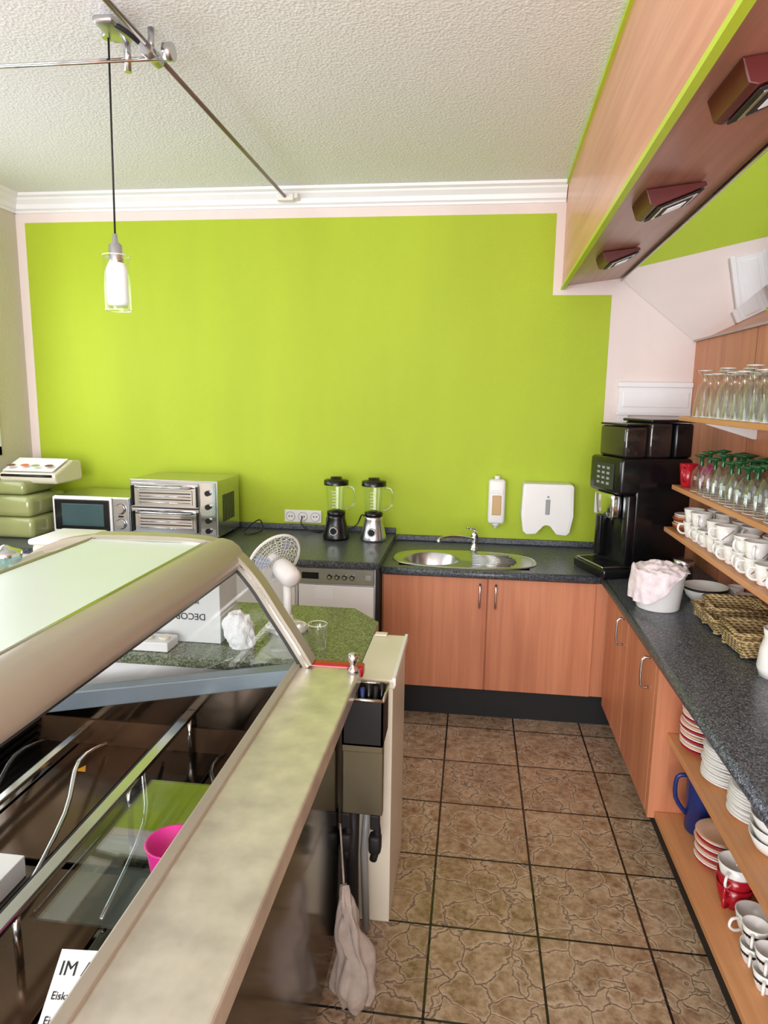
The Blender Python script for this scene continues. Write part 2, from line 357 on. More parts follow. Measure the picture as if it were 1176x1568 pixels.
o.box(XL+.004,-.455,3.38,CY,.862,.90,CT); o.tube([(XL+.004,3.38,.881),(-.455,3.38,.881)],.019,CT,seg=12)
o.box(XL+.004,-.90,3.44,4.1,.1,.862,WPL); o.box(XL+.004,-.9,3.5,4.1,0,.1,BLKM)
for i in range(4): o.box(-2.86+.49*i,-2.38+.49*i,3.42,3.44,.12,.85,WPL,.003)
o.box(-.475,-.458,3.42,4.1,0,.862,BLKM); o.done()
o=O('dishwasher')
o.box(-.895,-.48,3.44,4.0,.02,.858,WPL); o.box(-.89,-.485,3.415,3.44,.765,.85,STEEL,.003); o.box(-.89,-.485,3.42,3.44,.05,.755,WPL,.004)
for i in range(4): o.cyl((-.72+.04*i,3.416,.805),(-.72+.04*i,3.402,.805),.013,BLK,seg=14); o.cyl((-.72+.04*i,3.403,.805),(-.72+.04*i,3.399,.805),.008,CHR,seg=14)
o.box(-.87,-.78,3.412,3.416,.79,.825,BLK); o.box(-.53,-.50,3.412,3.416,.795,.82,GREYP); o.box(-.80,-.70,3.418,3.421,.68,.74,PAPER); o.done()
# ------------------------------------------------------------------ wall devices
o=O('triple_wall_socket'); o.box(-1.17,-.93,D-.014,D-.002,.945,1.025,WPL,.004)
for i in range(3):
    x=-1.13+.08*i; o.lathe([(.028,0),(.030,.003),(.026,.003),(.024,-.006),(0,-.006)],(x,D-.0145,.985),WPL,M=RX(90)); o.tube([(x+.028*math.cos(a),D-.0165,.985+.028*math.sin(a)) for a in [2*math.pi*j/20 for j in range(21)]],.0015,GREYP,seg=5); o.cyl((x-.009,D-.012,.985),(x-.009,D-.0175,.985),.004,BLK,seg=8); o.cyl((x+.009,D-.012,.985),(x+.009,D-.0175,.985),.004,BLK,seg=8)
o.done()
o=O('soap_dispenser')
o.box(.105,.205,D-.09,D-.003,.995,1.265,WPL,.018,seg=4); o.box(.128,.182,D-.094,D-.085,1.05,1.17,AMB,.004); o.box(.12,.19,D-.093,D-.088,1.18,1.2,WPL,.003)
o.lathe([(.026,0),(.024,-.012),(.012,-.02),(.010,-.032),(0,-.033)],(.155,D-.055,.998),WPL); o.cyl((.155,D-.05,1.262),(.155,D-.05,1.285),.016,WPL); o.done()
o=O('paper_towel_dispenser')
pts=[(.305,1.238),(.315,1.25),(.585,1.25),(.597,1.238),(.60,1.06),(.585,.965),(.565,.945),(.51,.95),(.495,.965),(.49,.985),(.475,1.005),(.458,1.012),(.442,1.012),(.425,1.005),(.41,.985),(.405,.965),(.39,.95),(.335,.945),(.313,.965),(.30,1.06)]
o.prism(pts,1,D-.12,D-.003,WPL,.006)
o.prism([(a*.9+.045,z*.9+.11) for a,z in pts],1,D-.123,D-.118,WPL,.001)
o.box(.437,.463,D-.127,D-.119,1.07,1.16,GREYP,.003); o.ball((.45,D-.124,1.175),.006,GREYP); o.done()
def blender(cx,cy,z,bm,name='countertop_blender'):
    o=O(name,TR(cx,cy,z))
    o.lathe([(0,0),(.078,0),(.08,.012),(.074,.03),(.062,.09),(.054,.125),(.056,.14),(.05,.145),(0,.145)],(0,0,0),bm)
    o.cyl((0,-.070,.06),(0,-.083,.06),.026,CHR); o.cyl((0,-.08,.06),(0,-.09,.06),.019,BLK)
    o.lathe([(.05,.150),(.054,.165),(.064,.30),(.070,.33)],(0,0,0),GL)
    o.lathe([(.050,.143),(.056,.150),(.054,.168),(.02,.178),(0,.178)],(0,0,0),BLK)
    o.lathe([(.073,.325),(.073,.35),(.066,.356),(.035,.358),(.033,.372),(0,.373)],(0,0,0),BLK)
    o.tube([(.066,-.0,.315),(.10,-.0,.31),(.112,0,.27),(.105,0,.21),(.075,0,.185),(.056,0,.185)],.0085,GLD,sub=3)
    for i in range(6): o.box(-.012,.012,-.0665,-.0655,.20+.018*i,.203+.018*i,WPL)
    return o.done()
blender(-.79,3.93,.90,BLK); blender(-.565,3.93,.90,STEEL)
o=O('power_cable'); o.tube([(-1.05,4.14,.985),(-1.04,4.08,.95),(-.98,4.06,.915),(-.90,4.09,.91),(-.88,4.10,1.0),(-.86,4.07,.925),(-.80,4.06,.906)],.004,BLK,sub=6)
o.tube([(-.8,4.06,.906),(-.70,4.10,.95),(-.66,4.1,1.02),(-.62,4.08,.96),(-.60,4.06,.906)],.004,BLK,sub=6)
o.tube([(-1.38,3.98,.906),(-1.34,4.02,.95),(-1.30,4.06,.97),(-1.27,4.02,.92),(-1.30,3.95,.906),(-1.36,3.93,.906)],.004,BLK,sub=6); o.done()
o=O('stainless_pizza_oven')
x0,x1,y0,y1,z0,z1=-1.97,-1.44,3.72,4.08,.92,1.25
o.box(x0,x1,y0,y1,z0,z1,STEEL,.004); 
for xx in (x0+.04,x1-.04):
    for yy in (y0+.04,y1-.04): o.cyl((xx,yy,.90),(xx,yy,.92),.015,BLK)
for za in (1.095,.945):
    o.box(x0+.012,x1-.112,y0-.006,y0,za-.014,za+.136,CHR,.003); o.box(x0+.05,x1-.15,y0-.009,y0-.005,za+.01,za+.095,CHR,.002)
    o.tube([(x0+.04,y0-.005,za+.115),(x0+.05,y0-.04,za+.115),(x1-.15,y0-.04,za+.115),(x1-.14,y0-.005,za+.115)],.007,CHR)
    for i in range(4): o.tube([(x0+.06,y0-.011,za+.022+.018*i),(x1-.16,y0-.011,za+.022+.018*i)],.003,BLKM if i%2 else CHR,seg=6)
    o.box(x0+.012,x0+.022,y0-.02,y0-.004,za,za+.12,BLK,.002); o.box(x1-.125,x1-.115,y0-.02,y0-.004,za,za+.12,BLK,.002)
    o.box(x0+.012,x1-.112,y0-.008,y0-.004,za-.014,za-.006,BLKM)
o.box(x1-.105,x1-.01,y0-.005,y0,z0+.01,z1-.01,CHR,.002)
for za in (1.18,1.10,1.02,.96): o.cyl((x1-.055,y0-.004,za),(x1-.055,y0-.022,za),.016,BLK,seg=16)
for i in range(8): o.box(x1,x1+.002,y0+.08+.025*i,y0+.09+.025*i,1.0,1.16,BLKM)
o.done()
o=O('microwave_oven')
x0,x1,y0,y1,z0,z1=-2.47,-1.985,3.74,4.08,.912,1.135
o.box(x0,x1,y0,y1,z0,z1,STEEL,.006); o.box(x0,x1-.11,y0-.012,y0,z0+.005,z1-.005,WPL,.006); o.box(x0+.015,x1-.125,y0-.016,y0-.011,z0+.02,z1-.02,BLK,.004)
o.box(x0+.06,x1-.16,y0-.018,y0-.015,z0+.045,z1-.045,mat('microwave_window',(70,96,100),.06,.3),.002)
o.box(x1-.105,x1-.003,y0-.012,y0,z0+.005,z1-.005,STEEL,.004); 
for za in (.065,.155): o.cyl((x1-.054,y0-.011,z0+za),(x1-.054,y0-.03,z0+za),.025,CHR); o.tube([(x1-.054+.03*math.cos(a),y0-.013,z0+za+.03*math.sin(a)) for a in [2*math.pi*j/20 for j in range(21)]],.002,BLK,seg=5)
for i in (0,1): o.box(x1-.07,x1-.04,y0-.014,y0-.011,z0+.105+.02*i,z0+.115+.02*i,BLK)
for xx in (x0+.05,x1-.05):
    for yy in (y0+.04,y1-.04): o.cyl((xx,yy,.90),(xx,yy,.915),.014,BLK)
o.done()
o=O('counter_scale')
o.box(-2.86,-2.49,3.56,3.95,.901,1.02,OLIVE,.03,seg=4); o.box(-2.86,-2.51,3.58,3.95,1.02,1.14,OLIVE,.035,seg=4); o.box(-2.86,-2.58,3.64,3.95,1.14,1.22,OLIVE,.03,seg=4)
M=TR(-2.60,3.86,1.20)
o.prism([(-.13,0),(.13,0),(.14,.03),(.13,.12),(.04,.13),(-.15,.06),(-.15,.03)],0,-.19,.17,CREAMP,.012,M=M)
Ms=M@TR(0,-.06,.104)@RX(20.2)
o.box(-.17,.15,-.085,.09,.0,.003,PAPER,0,Ms)
for i,c in enumerate((BRN,ORG,OLIVE,BRN)): o.ball((-.13+.078*i,-.055+.015*(i%2),.003),.020,c,(1.4,.8,.08),Ms)
for i,c in enumerate((ORG,BRN)): o.ball((-.12+.22*i,.03,.003),.022,c,(1.5,.8,.08),Ms)
o.tube([M@Vector((-.17,-.155,.05)),M@Vector((.15,-.155,.05))],.008,BLK)
o.done()
T=TR(.72,3.42,.861)@RZ(20)
o=O('bean_to_cup_coffee_machine',T)
SMK=mat('smoked_hopper',(40,34,32),.06,coat=.6)
o.box(.09,.40,0,.30,.03,.59,BLK,.015,seg=3); o.box(-.0,.40,0,.30,.42,.60,BLK,.02,seg=3); o.box(-.06,.40,-.005,.305,0,.05,BLK,.01); o.box(-.055,.09,.02,.28,.05,.06,STEEL,.003)
for i in range(9): o.box(-.05,.085,.03+.027*i,.04+.027*i,.06,.063,BLK)
o.box(-.006,.0,.06,.24,.44,.57,mat('display_glass',(34,40,48),.08),.002)
for i in range(3):
    for j in range(4): o.box(-.0085,-.006,.095+.045*i,.118+.045*i,.462+.026*j,.474+.026*j,GREYP)
o.box(.0,.1,.06,.24,.29,.42,CHR,.015,seg=3); o.tube([(.04,.12,.31),(.04,.12,.25)],.01,BLK); o.tube([(.04,.18,.31),(.04,.18,.25)],.01,BLK)
o.box(.05,.10,0,.05,.06,.42,BLK,.01); o.box(.05,.10,.25,.30,.06,.42,BLK,.01)
o.box(.03,.15,.03,.27,.60,.755,SMK,.015,seg=3); o.box(.165,.29,.03,.27,.60,.775,SMK,.015,seg=3); o.box(.30,.40,.02,.28,.60,.77,BLK,.012)
o.box(.03,.15,.03,.27,.757,.768,BLK,.004);o.box(.16,.41,.02,.28,.775,.790,BLK,.006); o.done()
# ------------------------------------------------------------------ shelves right
YE=3.44
def shelf(z,xf,name='wall_shelf'):
    o=O(name); o.box(xf,XR-.016,.7,YE,z-.022,z,WSH,.003)
    for yy in (3.2,2.3,1.5): o.prism([(XR-.016,z-.022),(XR-.016,z-.09),(XR-.03,z-.09),(xf+.05,z-.03),(xf+.05,z-.022)],1,yy-.008,yy+.008,WPL)
    o.done()
S1,S2,S3=1.672,1.343,1.135
shelf(S1,.97); shelf(S2,.965); shelf(S3,.945)
def tumbler(o,x,y,z,h=.2,r=.035,flare=1.25,m=GLD):
    o.lathe([(r*flare,0),(r*1.05,h*.35),(r*.75,h*.62),(r*.35,h*.72),(r*.25,h*.82),(r*.45,h*.9),(r*.95,h*.985),(r*.95,h),(0,h)],(x,y,z),m,seg=20)
    o.tube(ring((x,y,z+.002),r*flare,16),.0015,CER,seg=4); o.tube(ring((x,y,z+h),r*.95,16),.0013,CER,seg=4)
o=O('clear_parfait_glasses')
for i in range(18):
    for j in range(3):
        tumbler(o,1.02+.085*j+random.uniform(-.004,.004),3.27-.092*i+random.uniform(-.006,.006),S1+.001,.185+.02*(i%3==0),.032)
o.done()
o=O('green_stem_glasses')
for i in range(16):
    for j in range(3):
        x=1.02+.085*j+random.uniform(-.006,.006);yv=3.20-.088*i+random.uniform(-.008,.008); h=random.choice((0,.012,.022))
        o.lathe([(.040,0),(.043,.05),(.038,.09),(.020,.115+h),(.008,.12+h)],(x,yv,S2+.001),GLD,seg=18); o.tube(ring((x,yv,S2+.003),.040,16),.0015,CER,seg=4)
        o.lathe([(.009,.115+h),(.007,.135+h),(.009,.15+h),(.030,.158+h),(.034,.162+h),(0,.168+h)],(x,yv,S2+.001),LGREEN,seg=18)
o.done()
def cup(o,x,y,z,r=.042,h=.075,m=CER,ang=200,hd=True,deco=None):
    M=TR(x,y,z)
    o.lathe([(0,.003),(r*.62,0),(r*.68,.004),(r*.8,h*.3),(r,h),(r*.93,h),(r*.74,h*.3),(r*.6,.01),(0,.01)],(0,0,0),m,seg=22,M=M)
    if hd:
        a=math.radians(ang); c,s=math.cos(a),math.sin(a); zz=[.82,.85,.55,.3,.25]; rr=[.93,1.45,1.6,1.25,.78]
        o.tube([(x+c*r*k,y+s*r*k,z+h*q) for k,q in zip(rr,zz)],.0045,m,sub=3)
    if deco:
        a0=math.radians(ang+40); o.tube([(x+math.cos(a0+.25*k)*r*(.78+.05*k)*1.03,y+math.sin(a0+.25*k)*r*(.78+.05*k)*1.03,z+h*(.25+.14*k)) for k in range(5)],.0015,deco,sub=2,seg=5)
o=O('pink_cup'); cup(o,1.01,3.35,S2+.001,.042,.11,RED,230); cup(o,1.10,3.36,S2+.001,.042,.10,PINKP,230); o.done()
o=O('white_coffee_cups')
for i in range(16):
    for j in range(2):
        for k in range(2):
            if k==1 and (i%3==2): continue
            cup(o,1.0+.10*j,3.18-.10*i,S3+.001+.058*k,.044,.072,CER,random.choice((190,215,240,260)),True,BRN)
o.done()
def plates(o,x,y,z,n,r,mats,t=.009):
    for i in range(n):
        o.lathe([(0,.002),(r*.55,0),(r*.6,.003),(r*.97,.016),(r,.018),(r*.97,.020),(r*.6,.008),(0,.007)],(x+random.uniform(-.004,.004),y+random.uniform(-.004,.004),z+t*i),mats[i%len(mats)],seg=32)
o=O('saucer_stack'); plates(o,1.01,3.33,S3+.001,8,.055,[BRN,ORG,PCH,CER]); o.done()
o=O('white_bucket'); o.lathe([(0,0),(.085,0),(.088,.005),(.103,.15),(.108,.155),(.108,.165),(.10,.165),(.083,.008),(0,.006)],(.82,2.98,.861),WPL)
rows=[]
for i in range(34):
    t=i/33; row=[]
    for j in range(60):
        a=2*math.pi*j/60
        rr=.113*min(1,t*1.8); drop=max(0,t-.55)/.45
        L=max(.06,.42+.80*math.cos(a-math.radians(195)))+.12*math.sin(a*3+1)*drop
        L=max(.05,L)
        z=1.034-.12*drop*L
        n=noise.noise(Vector((math.cos(a)*2.2,math.sin(a)*2.2,t*3)))
        fold=.008*drop*math.sin(a*11+3*n)
        top=1-min(1,t*1.8)
        r2=rr+.006*n*(.3+t)+fold+.006*drop
        row.append((.817+r2*math.cos(a),2.98+r2*math.sin(a),z+.030*top+.022*noise.noise(Vector((rr*40*math.cos(a),rr*40*math.sin(a),2)))*(1-drop)))
    rows.append(row)
o.grid(rows,TOWEL,closed=True); o.done()
o=O('serving_bowl'); o.lathe([(0,0),(.05,0),(.055,.006),(.08,.03),(.095,.075),(.092,.075),(.076,.032),(.05,.012),(0,.01)],(1.05,3.10,.861),CER); o.lathe([(.0955,.062),(.0965,.07),(.0955,.074)],(1.05,3.10,.861),INK); o.done()
o=O('metal_canister'); o.lathe([(0,0),(.045,0),(.045,.12),(.047,.122),(.047,.15),(.04,.155),(0,.156)],(1.0,3.27,.861),STEEL); o.done()
def basket(o,x,y,z,w,l,h,M=None):
    M=TR(x,y,z)@(M or Matrix())
    o.box(-w*.42,w*.42,-l*.44,l*.44,0,.008,WICK,0,M)
    for sgn in (-1,1):
        o.prism([(sgn*w*.42,0),(sgn*w*.5,h),(sgn*(w*.5-.012),h),(sgn*(w*.42-.012),0)],1,-l*.46,l*.46,WICK,0,M=M)
        o.prism([(sgn*l*.44,0),(sgn*l*.5,h),(sgn*(l*.5-.012),h),(sgn*(l*.44-.012),0)],0,-w*.46,w*.46,WICK,0,M=M)
    pts=[(-w*.5,-l*.5),(w*.5,-l*.5),(w*.5,l*.5),(-w*.5,l*.5),(-w*.5,-l*.5)]
    P=[M@Vector((a,b,h)) for a,b in pts]
    for p,q_ in zip(P,P[1:]): o.tube([p,q_],.008,WICK,seg=7)
o=O('wicker_baskets')
basket(o,1.04,2.82,.868,.22,.13,.055); basket(o,1.04,2.69,.872,.22,.13,.055,RX(5)); basket(o,1.05,2.76,.905,.20,.13,.055,RX(9)); basket(o,1.06,2.48,.868,.25,.18,.06,RZ(4)); basket(o,1.06,2.48,.890,.25,.18,.06,RZ(-2)); o.done()
o=O('small_white_cups'); cup(o,1.19,3.13,.861,.035,.07); cup(o,1.18,3.0,.861,.035,.07,ang=250); o.done()
o=O('white_pitcher'); o.lathe([(0,0),(.05,0),(.06,.03),(.055,.09),(.045,.13),(.05,.16),(.045,.16),(.04,.13),(.05,.08),(.05,.01),(0,.008)],(1.01,2.26,.861),CER); o.tube([(1.01,2.21,1.0),(1.01,2.17,.99),(1.01,2.16,.94),(1.01,2.20,.90)],.007,CER,sub=3); o.done()
o=O('pink_plate_stack'); plates(o,.86,2.38,.521,17,.088,[RED,CER,PCH,CER]); o.done()
o=O('white_plate_stack'); plates(o,.875,2.18,.521,13,.09,[CER]); plates(o,.89,1.99,.521,10,.09,[CER]); plates(o,1.08,2.18,.521,14,.09,[CER]);plates(o,1.08,2.38,.521,12,.09,[CER]); o.done()
o=O('cream_bowls')
for k in range(3): o.lathe([(0,0),(.035,0),(.06,.02),(.075,.055),(.072,.055),(.055,.022),(0,.008)],(.87,1.82,.521+.03*k),CER)
o.lathe([(0,0),(.035,0),(.055,.02),(.065,.075),(.062,.075),(.05,.022),(0,.008)],(.87,1.67,.521),CER); o.done()
o=O('glass_jugs_with_green_lids')
for yy in (1.51,1.36): 
    o.lathe([(0,.0),(.05,0),(.06,.02),(.065,.10),(.045,.14),(.045,.16)],(.86,yy,.521),GLD); o.lathe([(.048,.155),(.05,.175),(.02,.185),(0,.186)],(.86,yy,.521),LGREEN)
o.done()
o=O('blue_pitcher'); o.lathe([(0,0),(.045,0),(.05,.01),(.055,.22),(.06,.25),(.055,.25),(.048,.02),(0,.01)],(.87,2.40,.196),BLUE); o.tube([(.815,2.40,.41),(.78,2.40,.40),(.78,2.40,.32),(.82,2.40,.26)],.008,BLUE,sub=3); o.done()
o=O('red_plate_stack'); plates(o,.88,2.22,.196,12,.08,[RED,CER,PCH]); o.done()
o=O('red_cups')
for k in range(2): cup(o,.86,2.03,.196+.035*k,.055,.075,RED,230)
cup(o,.86,2.03,.196+.07,.055,.075,CER,230)
cup(o,.87,1.91,.196,.05,.07,CER,200); o.done()
o=O('striped_espresso_cups')
for i in range(3):
    for k in range(2): cup(o,.83+.09*(i%2),1.80-.09*(i//2),.196+.06*k,.036,.058,CER,240); 
for i in range(3):
    for k in range(2):
        o.lathe([(.0305,0),(.034,.012)],(.83+.09*(i%2),1.80-.09*(i//2),.196+.06*k+.028),INK)
o.done()
o=O('spotted_mugs')
for (x,yv,k) in ((.85,1.60,0),(.85,1.60,1),(.96,1.60,0),(.84,1.48,0),(.96,1.48,0)):
    z=.196+.08*k; cup(o,x,yv,z,.045,.078,CER,225)
    for q_ in range(14):
        a=random.uniform(0,6.28); t=random.uniform(.3,.9); r=.045*(.76+.22*t)+.001
        o.ball((x+r*math.cos(a),yv+r*math.sin(a),z+.078*t),.006,BRN if q_%2 else BLK,(1,1,.8))
o.done()
o=O('orange_patterned_bowls')
for k in range(4): o.lathe([(0,0),(.04,0),(.07,.03),(.08,.06),(.076,.06),(.06,.03),(0,.01)],(.85,1.33,.196+.025*k),[ORG,BRN,ORG,BRN][k])
o.lathe([(0,0),(.04,0),(.07,.03),(.08,.06),(.076,.06),(.06,.03),(0,.01)],(.85,1.15,.196),ORG); o.done()
# ------------------------------------------------------------------ ice cream case
o=O('ice_cream_display_case')
a0,a1=.12,2.0
o.box(-1.50,-.40,a0,a1,.08,.50,DKM); o.box(-1.45,-.46,a0+.05,a1-.05,0,.08,BLKM)
o.box(-.50,-.365,a0,a1,.08,.885,DKM,.003)
o.box(-1.56,-1.49,a0,a1,.08,.70,TAUPE,.006)
o.box(-.515,-.318,a0,a1,.888,.915,LEDGE,.008,seg=3); o.box(-.335,-.318,a0,a1,.865,.90,LEDGE,.004)
o.box(-.53,-.505,a0,a1,.90,.925,TAUPE,.004)
o.box(-.52,-.31,a1-.03,a1+.012,.885,.922,RED,.008,seg=3)
for ya,yb in ((a0,a0+.05),(a1-.05,a1)):
    o.prism([(-.50,.5),(-.50,.88),(-1.50,.70),(-1.50,.5)],1,ya,yb,DKM)
o.prism([(-.50,.865),(-.50,.915),(-1.53,.735),(-1.53,.67)],1,a1-.058,a1+.002,GREYB,.004)
INT=mat('dark_case_interior',(104,98,92),.10,.95,var=.35,vs=4,bump=.35,bs=6); INB=mat('brown_case_liner',(92,70,52),.16,.6,var=.3,vs=4,bump=.2,bs=6)
o.box(-1.49,-.50,a0+.05,a1-.05,.50,.515,INT); o.box(-.505,-.498,a0+.05,a1-.05,.515,.885,INB)
o.box(-1.49,-.50,a1-.056,a1-.049,.515,.69,INB)
for i in range(4):
    x=-.52-.245*i
    for j in range(3):
        yy=.20+.60*j; o.box(x-.235,x,yy,yy+.575,.600,.606,INT if (i+j)%2 else INB,.002)
for x,z,w_ in ((-.86,.735,.016),(-1.22,.66,.012),(-.545,.70,.008)):
    o.box(x-w_,x+w_,a0+.05,a1-.05,z,z+.014,ALU,.003); o.box(x-w_-.02,x-w_-.006,a0+.05,a1-.05,z-.015,z-.003,BLKM)
for i in range(5):
    yy=min(.19+.45*i,a1-.07); o.box(-.55,-.50,yy-.006,yy+.006,.70,.712,ALU,.002)
    o.tube([(-.86,yy,.735),(-.86,yy,.61)],.008,ALU)
for k in range(7): o.box(-1.485,-1.40+.004*k,a0+.06,a1-.06,.52+.026*k,.532+.026*k,BLK,.002)
for k in range(4): o.tube([(-1.34+.2*k,a1-.09,.63),(-1.30+.2*k,a1-.30,.69),(-1.24+.22*k,a1-.5,.66),(-1.16+.2*k,a1-.78,.62)],.007,[BLK,CHR,CHR,BLK][k],sub=4)
o.box(-.84,-.55,1.10,1.60,.714,.719,GLS)
# canopy
arc=[(-.80,1.298),(-.765,1.302),(-.735,1.295),(-.712,1.278),(-.698,1.255),(-.694,1.235),(-.700,1.215),(-.715,1.205),(-.74,1.208),(-.80,1.230)]
o.grid([[(x,yv,z) for yv in (a0,a1+.01)] for x,z in arc],TAUPE)
o.poly([(x,a1+.01,z) for x,z in arc],TAUPE); o.poly([(x,a0,z) for x,z in arc],TAUPE)
o.tube([(-.722,a0,1.203),(-.722,a1,1.203)],.008,SEAL)
o.tube([(-.80,a0,1.296),(-.80,a1,1.296)],.006,ALU)
o.box(-1.17,-.80,a0,a1,1.278,1.294,MINT,.003)
cg=[(-1.17,1.29),(-1.30,1.265),(-1.42,1.20),(-1.50,1.10),(-1.545,.98),(-1.55,.84),(-1.54,.71)]
o.grid([[(x,a0,z) for x,z in cg],[(x,a1,z) for x,z in cg]],GLC)
o.tube([(-1.17,a0,1.288),(-1.17,a1,1.288)],.011,TAUPE)
path=[(-1.17,1.288),(-.98,1.292),(-.80,1.286),(-.72,1.25),(-.65,1.175),(-.585,1.075),(-.53,.99),(-.485,.915)]
def band(path,y0,y1,t,m,off=0):
    pts=[Vector((x,z)) for x,z in path]; P=[]
    for i in range(len(pts)-1):
        A=pts[max(i-1,0)];B_=pts[i];C=pts[i+1];E=pts[min(i+2,len(pts)-1)]
        for k in range(4):
            u=k/4; P.append(.5*((2*B_)+(C-A)*u+(2*A-5*B_+4*C-E)*u*u+(3*B_-A-3*C+E)*u**3))
    P.append(pts[-1]); rows=[]
    for i,p_ in enumerate(P):
        tt=(P[min(i+1,len(P)-1)]-P[max(i-1,0)]).normalized(); n=Vector((-tt.y,tt.x))
        a=p_+n*(off+t/2); b=p_+n*(off-t/2)
        rows.append([(a.x,y0,a.y),(a.x,y1,a.y),(b.x,y1,b.y),(b.x,y0,b.y)])
    o.grid(rows,m,smooth=False,closed=True)
band(path,a1-.045,a1+.012,.030,TAUPE,.004); band(path,a1-.047,a1-.02,.010,SEAL,-.016); band(path,a1-.05,a1-.03,.006,ALU,.006)
o.poly([(x,a1-.015,z) for x,z in ([(-.50,.90)]+path[::-1]+cg[1:]+[(-1.53,.72)])],GLC)
band(cg,a1-.03,a1+.005,.025,TAUPE)
case=o.done()
o=O('price_sign'); M=TR(-.655,.975,.70)@RX(38)@RZ(3); o.box(-.058,.10,-.11,.06,0,.002,PAPER,0,M); sg=o.done()
for k,(s_,b_) in enumerate(((.032,'IM ANGEBOT'),(.017,'Eiskaffee  3,00'),(.017,'Eisschokolade'),(.017,'Eistee  2,50'))):
    text(sg,b_,s_,M@TR(-.05,.020-(.036*k if k else 0),.0035),name='sign_line_%d'%(k+1),align='LEFT')
o=O('magenta_ice_tub'); o.lathe([(0,0),(.05,0),(.055,.01),(.068,.11),(.072,.115),(.066,.115),(.05,.012),(0,.01)],(-.60,1.24,.721),PINKP,M=Matrix.Scale(.8,4)); o.done()
o=O('white_cartons'); o.box(-1.12,-1.0,1.02,1.14,.607,.70,CARD,.002); o.box(-.99,-.90,.92,1.02,.607,.68,PAPER,.002); o.box(-1.10,-1.02,1.24,1.34,.607,.66,PAPER,.002); o.done()
o=O('warning_sticker'); YEL=mat('yellow_sticker',(230,160,30),.4)
for x,yy,z in ((-.98,1.44,.608),(-1.15,1.78,.608)): o.poly([(x-.018,yy,z),(x+.018,yy,z),(x,yy+.034,z+.001)],YEL)
o.done()
# ------------------------------------------------------------------ back work counter
o=O('speckled_work_counter')
o.prism([(-2.1,2.10),(-.345,2.10),(-.345,2.58),(-.47,2.74),(-2.1,2.74)],2,.825,.86,CTG,.002)
o.box(-2.08,-.37,2.12,2.56,.05,.825,WPL); o.box(-2.05,-.4,2.15,2.5,0,.05,BLKM); o.done()
o=O('cream_plastic_bin'); o.prism([(-1.70,.861),(-1.55,.861),(-1.53,1.13),(-1.54,1.16),(-1.71,1.16),(-1.72,1.13)],1,2.44,2.66,CREAMP,.012); o.box(-1.73,-1.52,2.43,2.67,1.145,1.17,WPL,.01); o.done()
o=O('teal_glass_jar'); o.lathe([(0,0.005),(.055,0),(.06,.01),(.062,.22)],(-1.88,2.5,.861),GLT); o.lathe([(.064,.22),(.064,.24),(.03,.25),(.012,.262),(0,.266)],(-1.88,2.5,.861),CHR); o.done()
o=O('cream_chest_unit')
o.box(-.34,-.222,2.02,2.42,.0,.835,CREAMP,.004); o.box(-.343,-.215,2.015,2.43,.835,.865,CREAMP,.006,seg=3); o.box(-.225,-.213,2.015,2.43,.845,.872,WPL,.003); 
o.box(-.335,-.29,2.40,2.43,.866,.874,CREAMP,.002); o.done()
o=O('knife_caddy')
x0,x1,y0,y1=-.355,-.232,1.86,1.985
o.box(x0,x0+.006,y0,y1,.72,.865,BLKM); o.box(x1-.006,x1,y0,y1,.72,.865,BLKM); o.box(x0,x1,y0,y0+.006,.72,.865,BLKM); o.box(x0,x1,y1-.006,y1,.72,.865,BLKM); o.box(x0,x1,y0,y1,.72,.726,BLKM)
for p_,q_ in (((x0,y0),(x1,y0)),((x1,y0),(x1,y1)),((x1,y1),(x0,y1)),((x0,y1),(x0,y0))): o.tube([(*p_,.866),(*q_,.866)],.005,ALU)
for i in range(5):
    x=x0+.03+.018*i; o.tube([(x,y0+.04+.012*i,.74),(x+.006,y0+.03+.015*i,.875+.008*(i%3))],.008,[BLK,BLUE,BLK,BLKM,BLK][i],sub=2)
o.box(x0,x1,y0+.01,y0+.04,.49,.72,OLS,.003); o.box(x0,x1,y0,y0+.012,.70,.722,OLS,.002); o.done()
o=O('chrome_knob_post'); o.lathe([(0,0),(.018,0),(.018,.012),(.010,.02),(.010,.03),(.016,.04),(.018,.05),(.012,.062),(0,.066)],(-.337,1.94,.9155),CHR); o.done()
o=O('clamp_hoses')
for x in (-.345,-.255):
    o.box(x-.014,x+.014,1.87,1.90,.44,.489,BLKM,.004); o.box(x-.018,x+.02,1.862,1.905,.36,.42,BLKM,.01); o.tube([(x,1.885,.485),(x+.008,1.885,.40),(x-.005,1.885,.33)],.012,BLKM,sub=3)
o.tube([(-.33,1.93,.48),(-.333,1.93,.3),(-.33,1.93,.02)],.02,BLKM); o.tube([(-.29,1.96,.48),(-.30,1.96,.3),(-.29,1.96,.02)],.012,GREYP); o.done()
o=O('hanging_plastic_bag')
rows=[]
for i in range(30):
    t=i/29; row=[]
    for j in range(44):
        a=2*math.pi*j/44; w=.006+.078*(t**.85)*(1-.5*max(0,t-.85)/.15); n=noise.noise(Vector((math.cos(a)*1.8,math.sin(a)*1.8,t*4)))
        w*=1+.14*math.sin(a*6+t*3)+.06*math.sin(a*11)
        row.append((-.285+w*math.cos(a)*.8+.020*n+.04*(t-.5),1.64+w*math.sin(a)*.7+.01*n,.43-.36*t+.04*n*t))
    rows.append(row)
o.grid(rows,BAG,closed=True); o.tube([(-.34,1.76,.53),(-.322,1.70,.47),(-.305,1.64,.42)],.003,BAG,sub=3); o.done()
o=O('printed_carton_box'); o.box(-1.13,-.87,2.24,2.42,.861,1.12,CARD,.003); c_=o.done()
text(c_,'DECOR IV',.034,TR(-1.0,2.2385,.97)@RX(90)@RZ(180),name='carton_title')
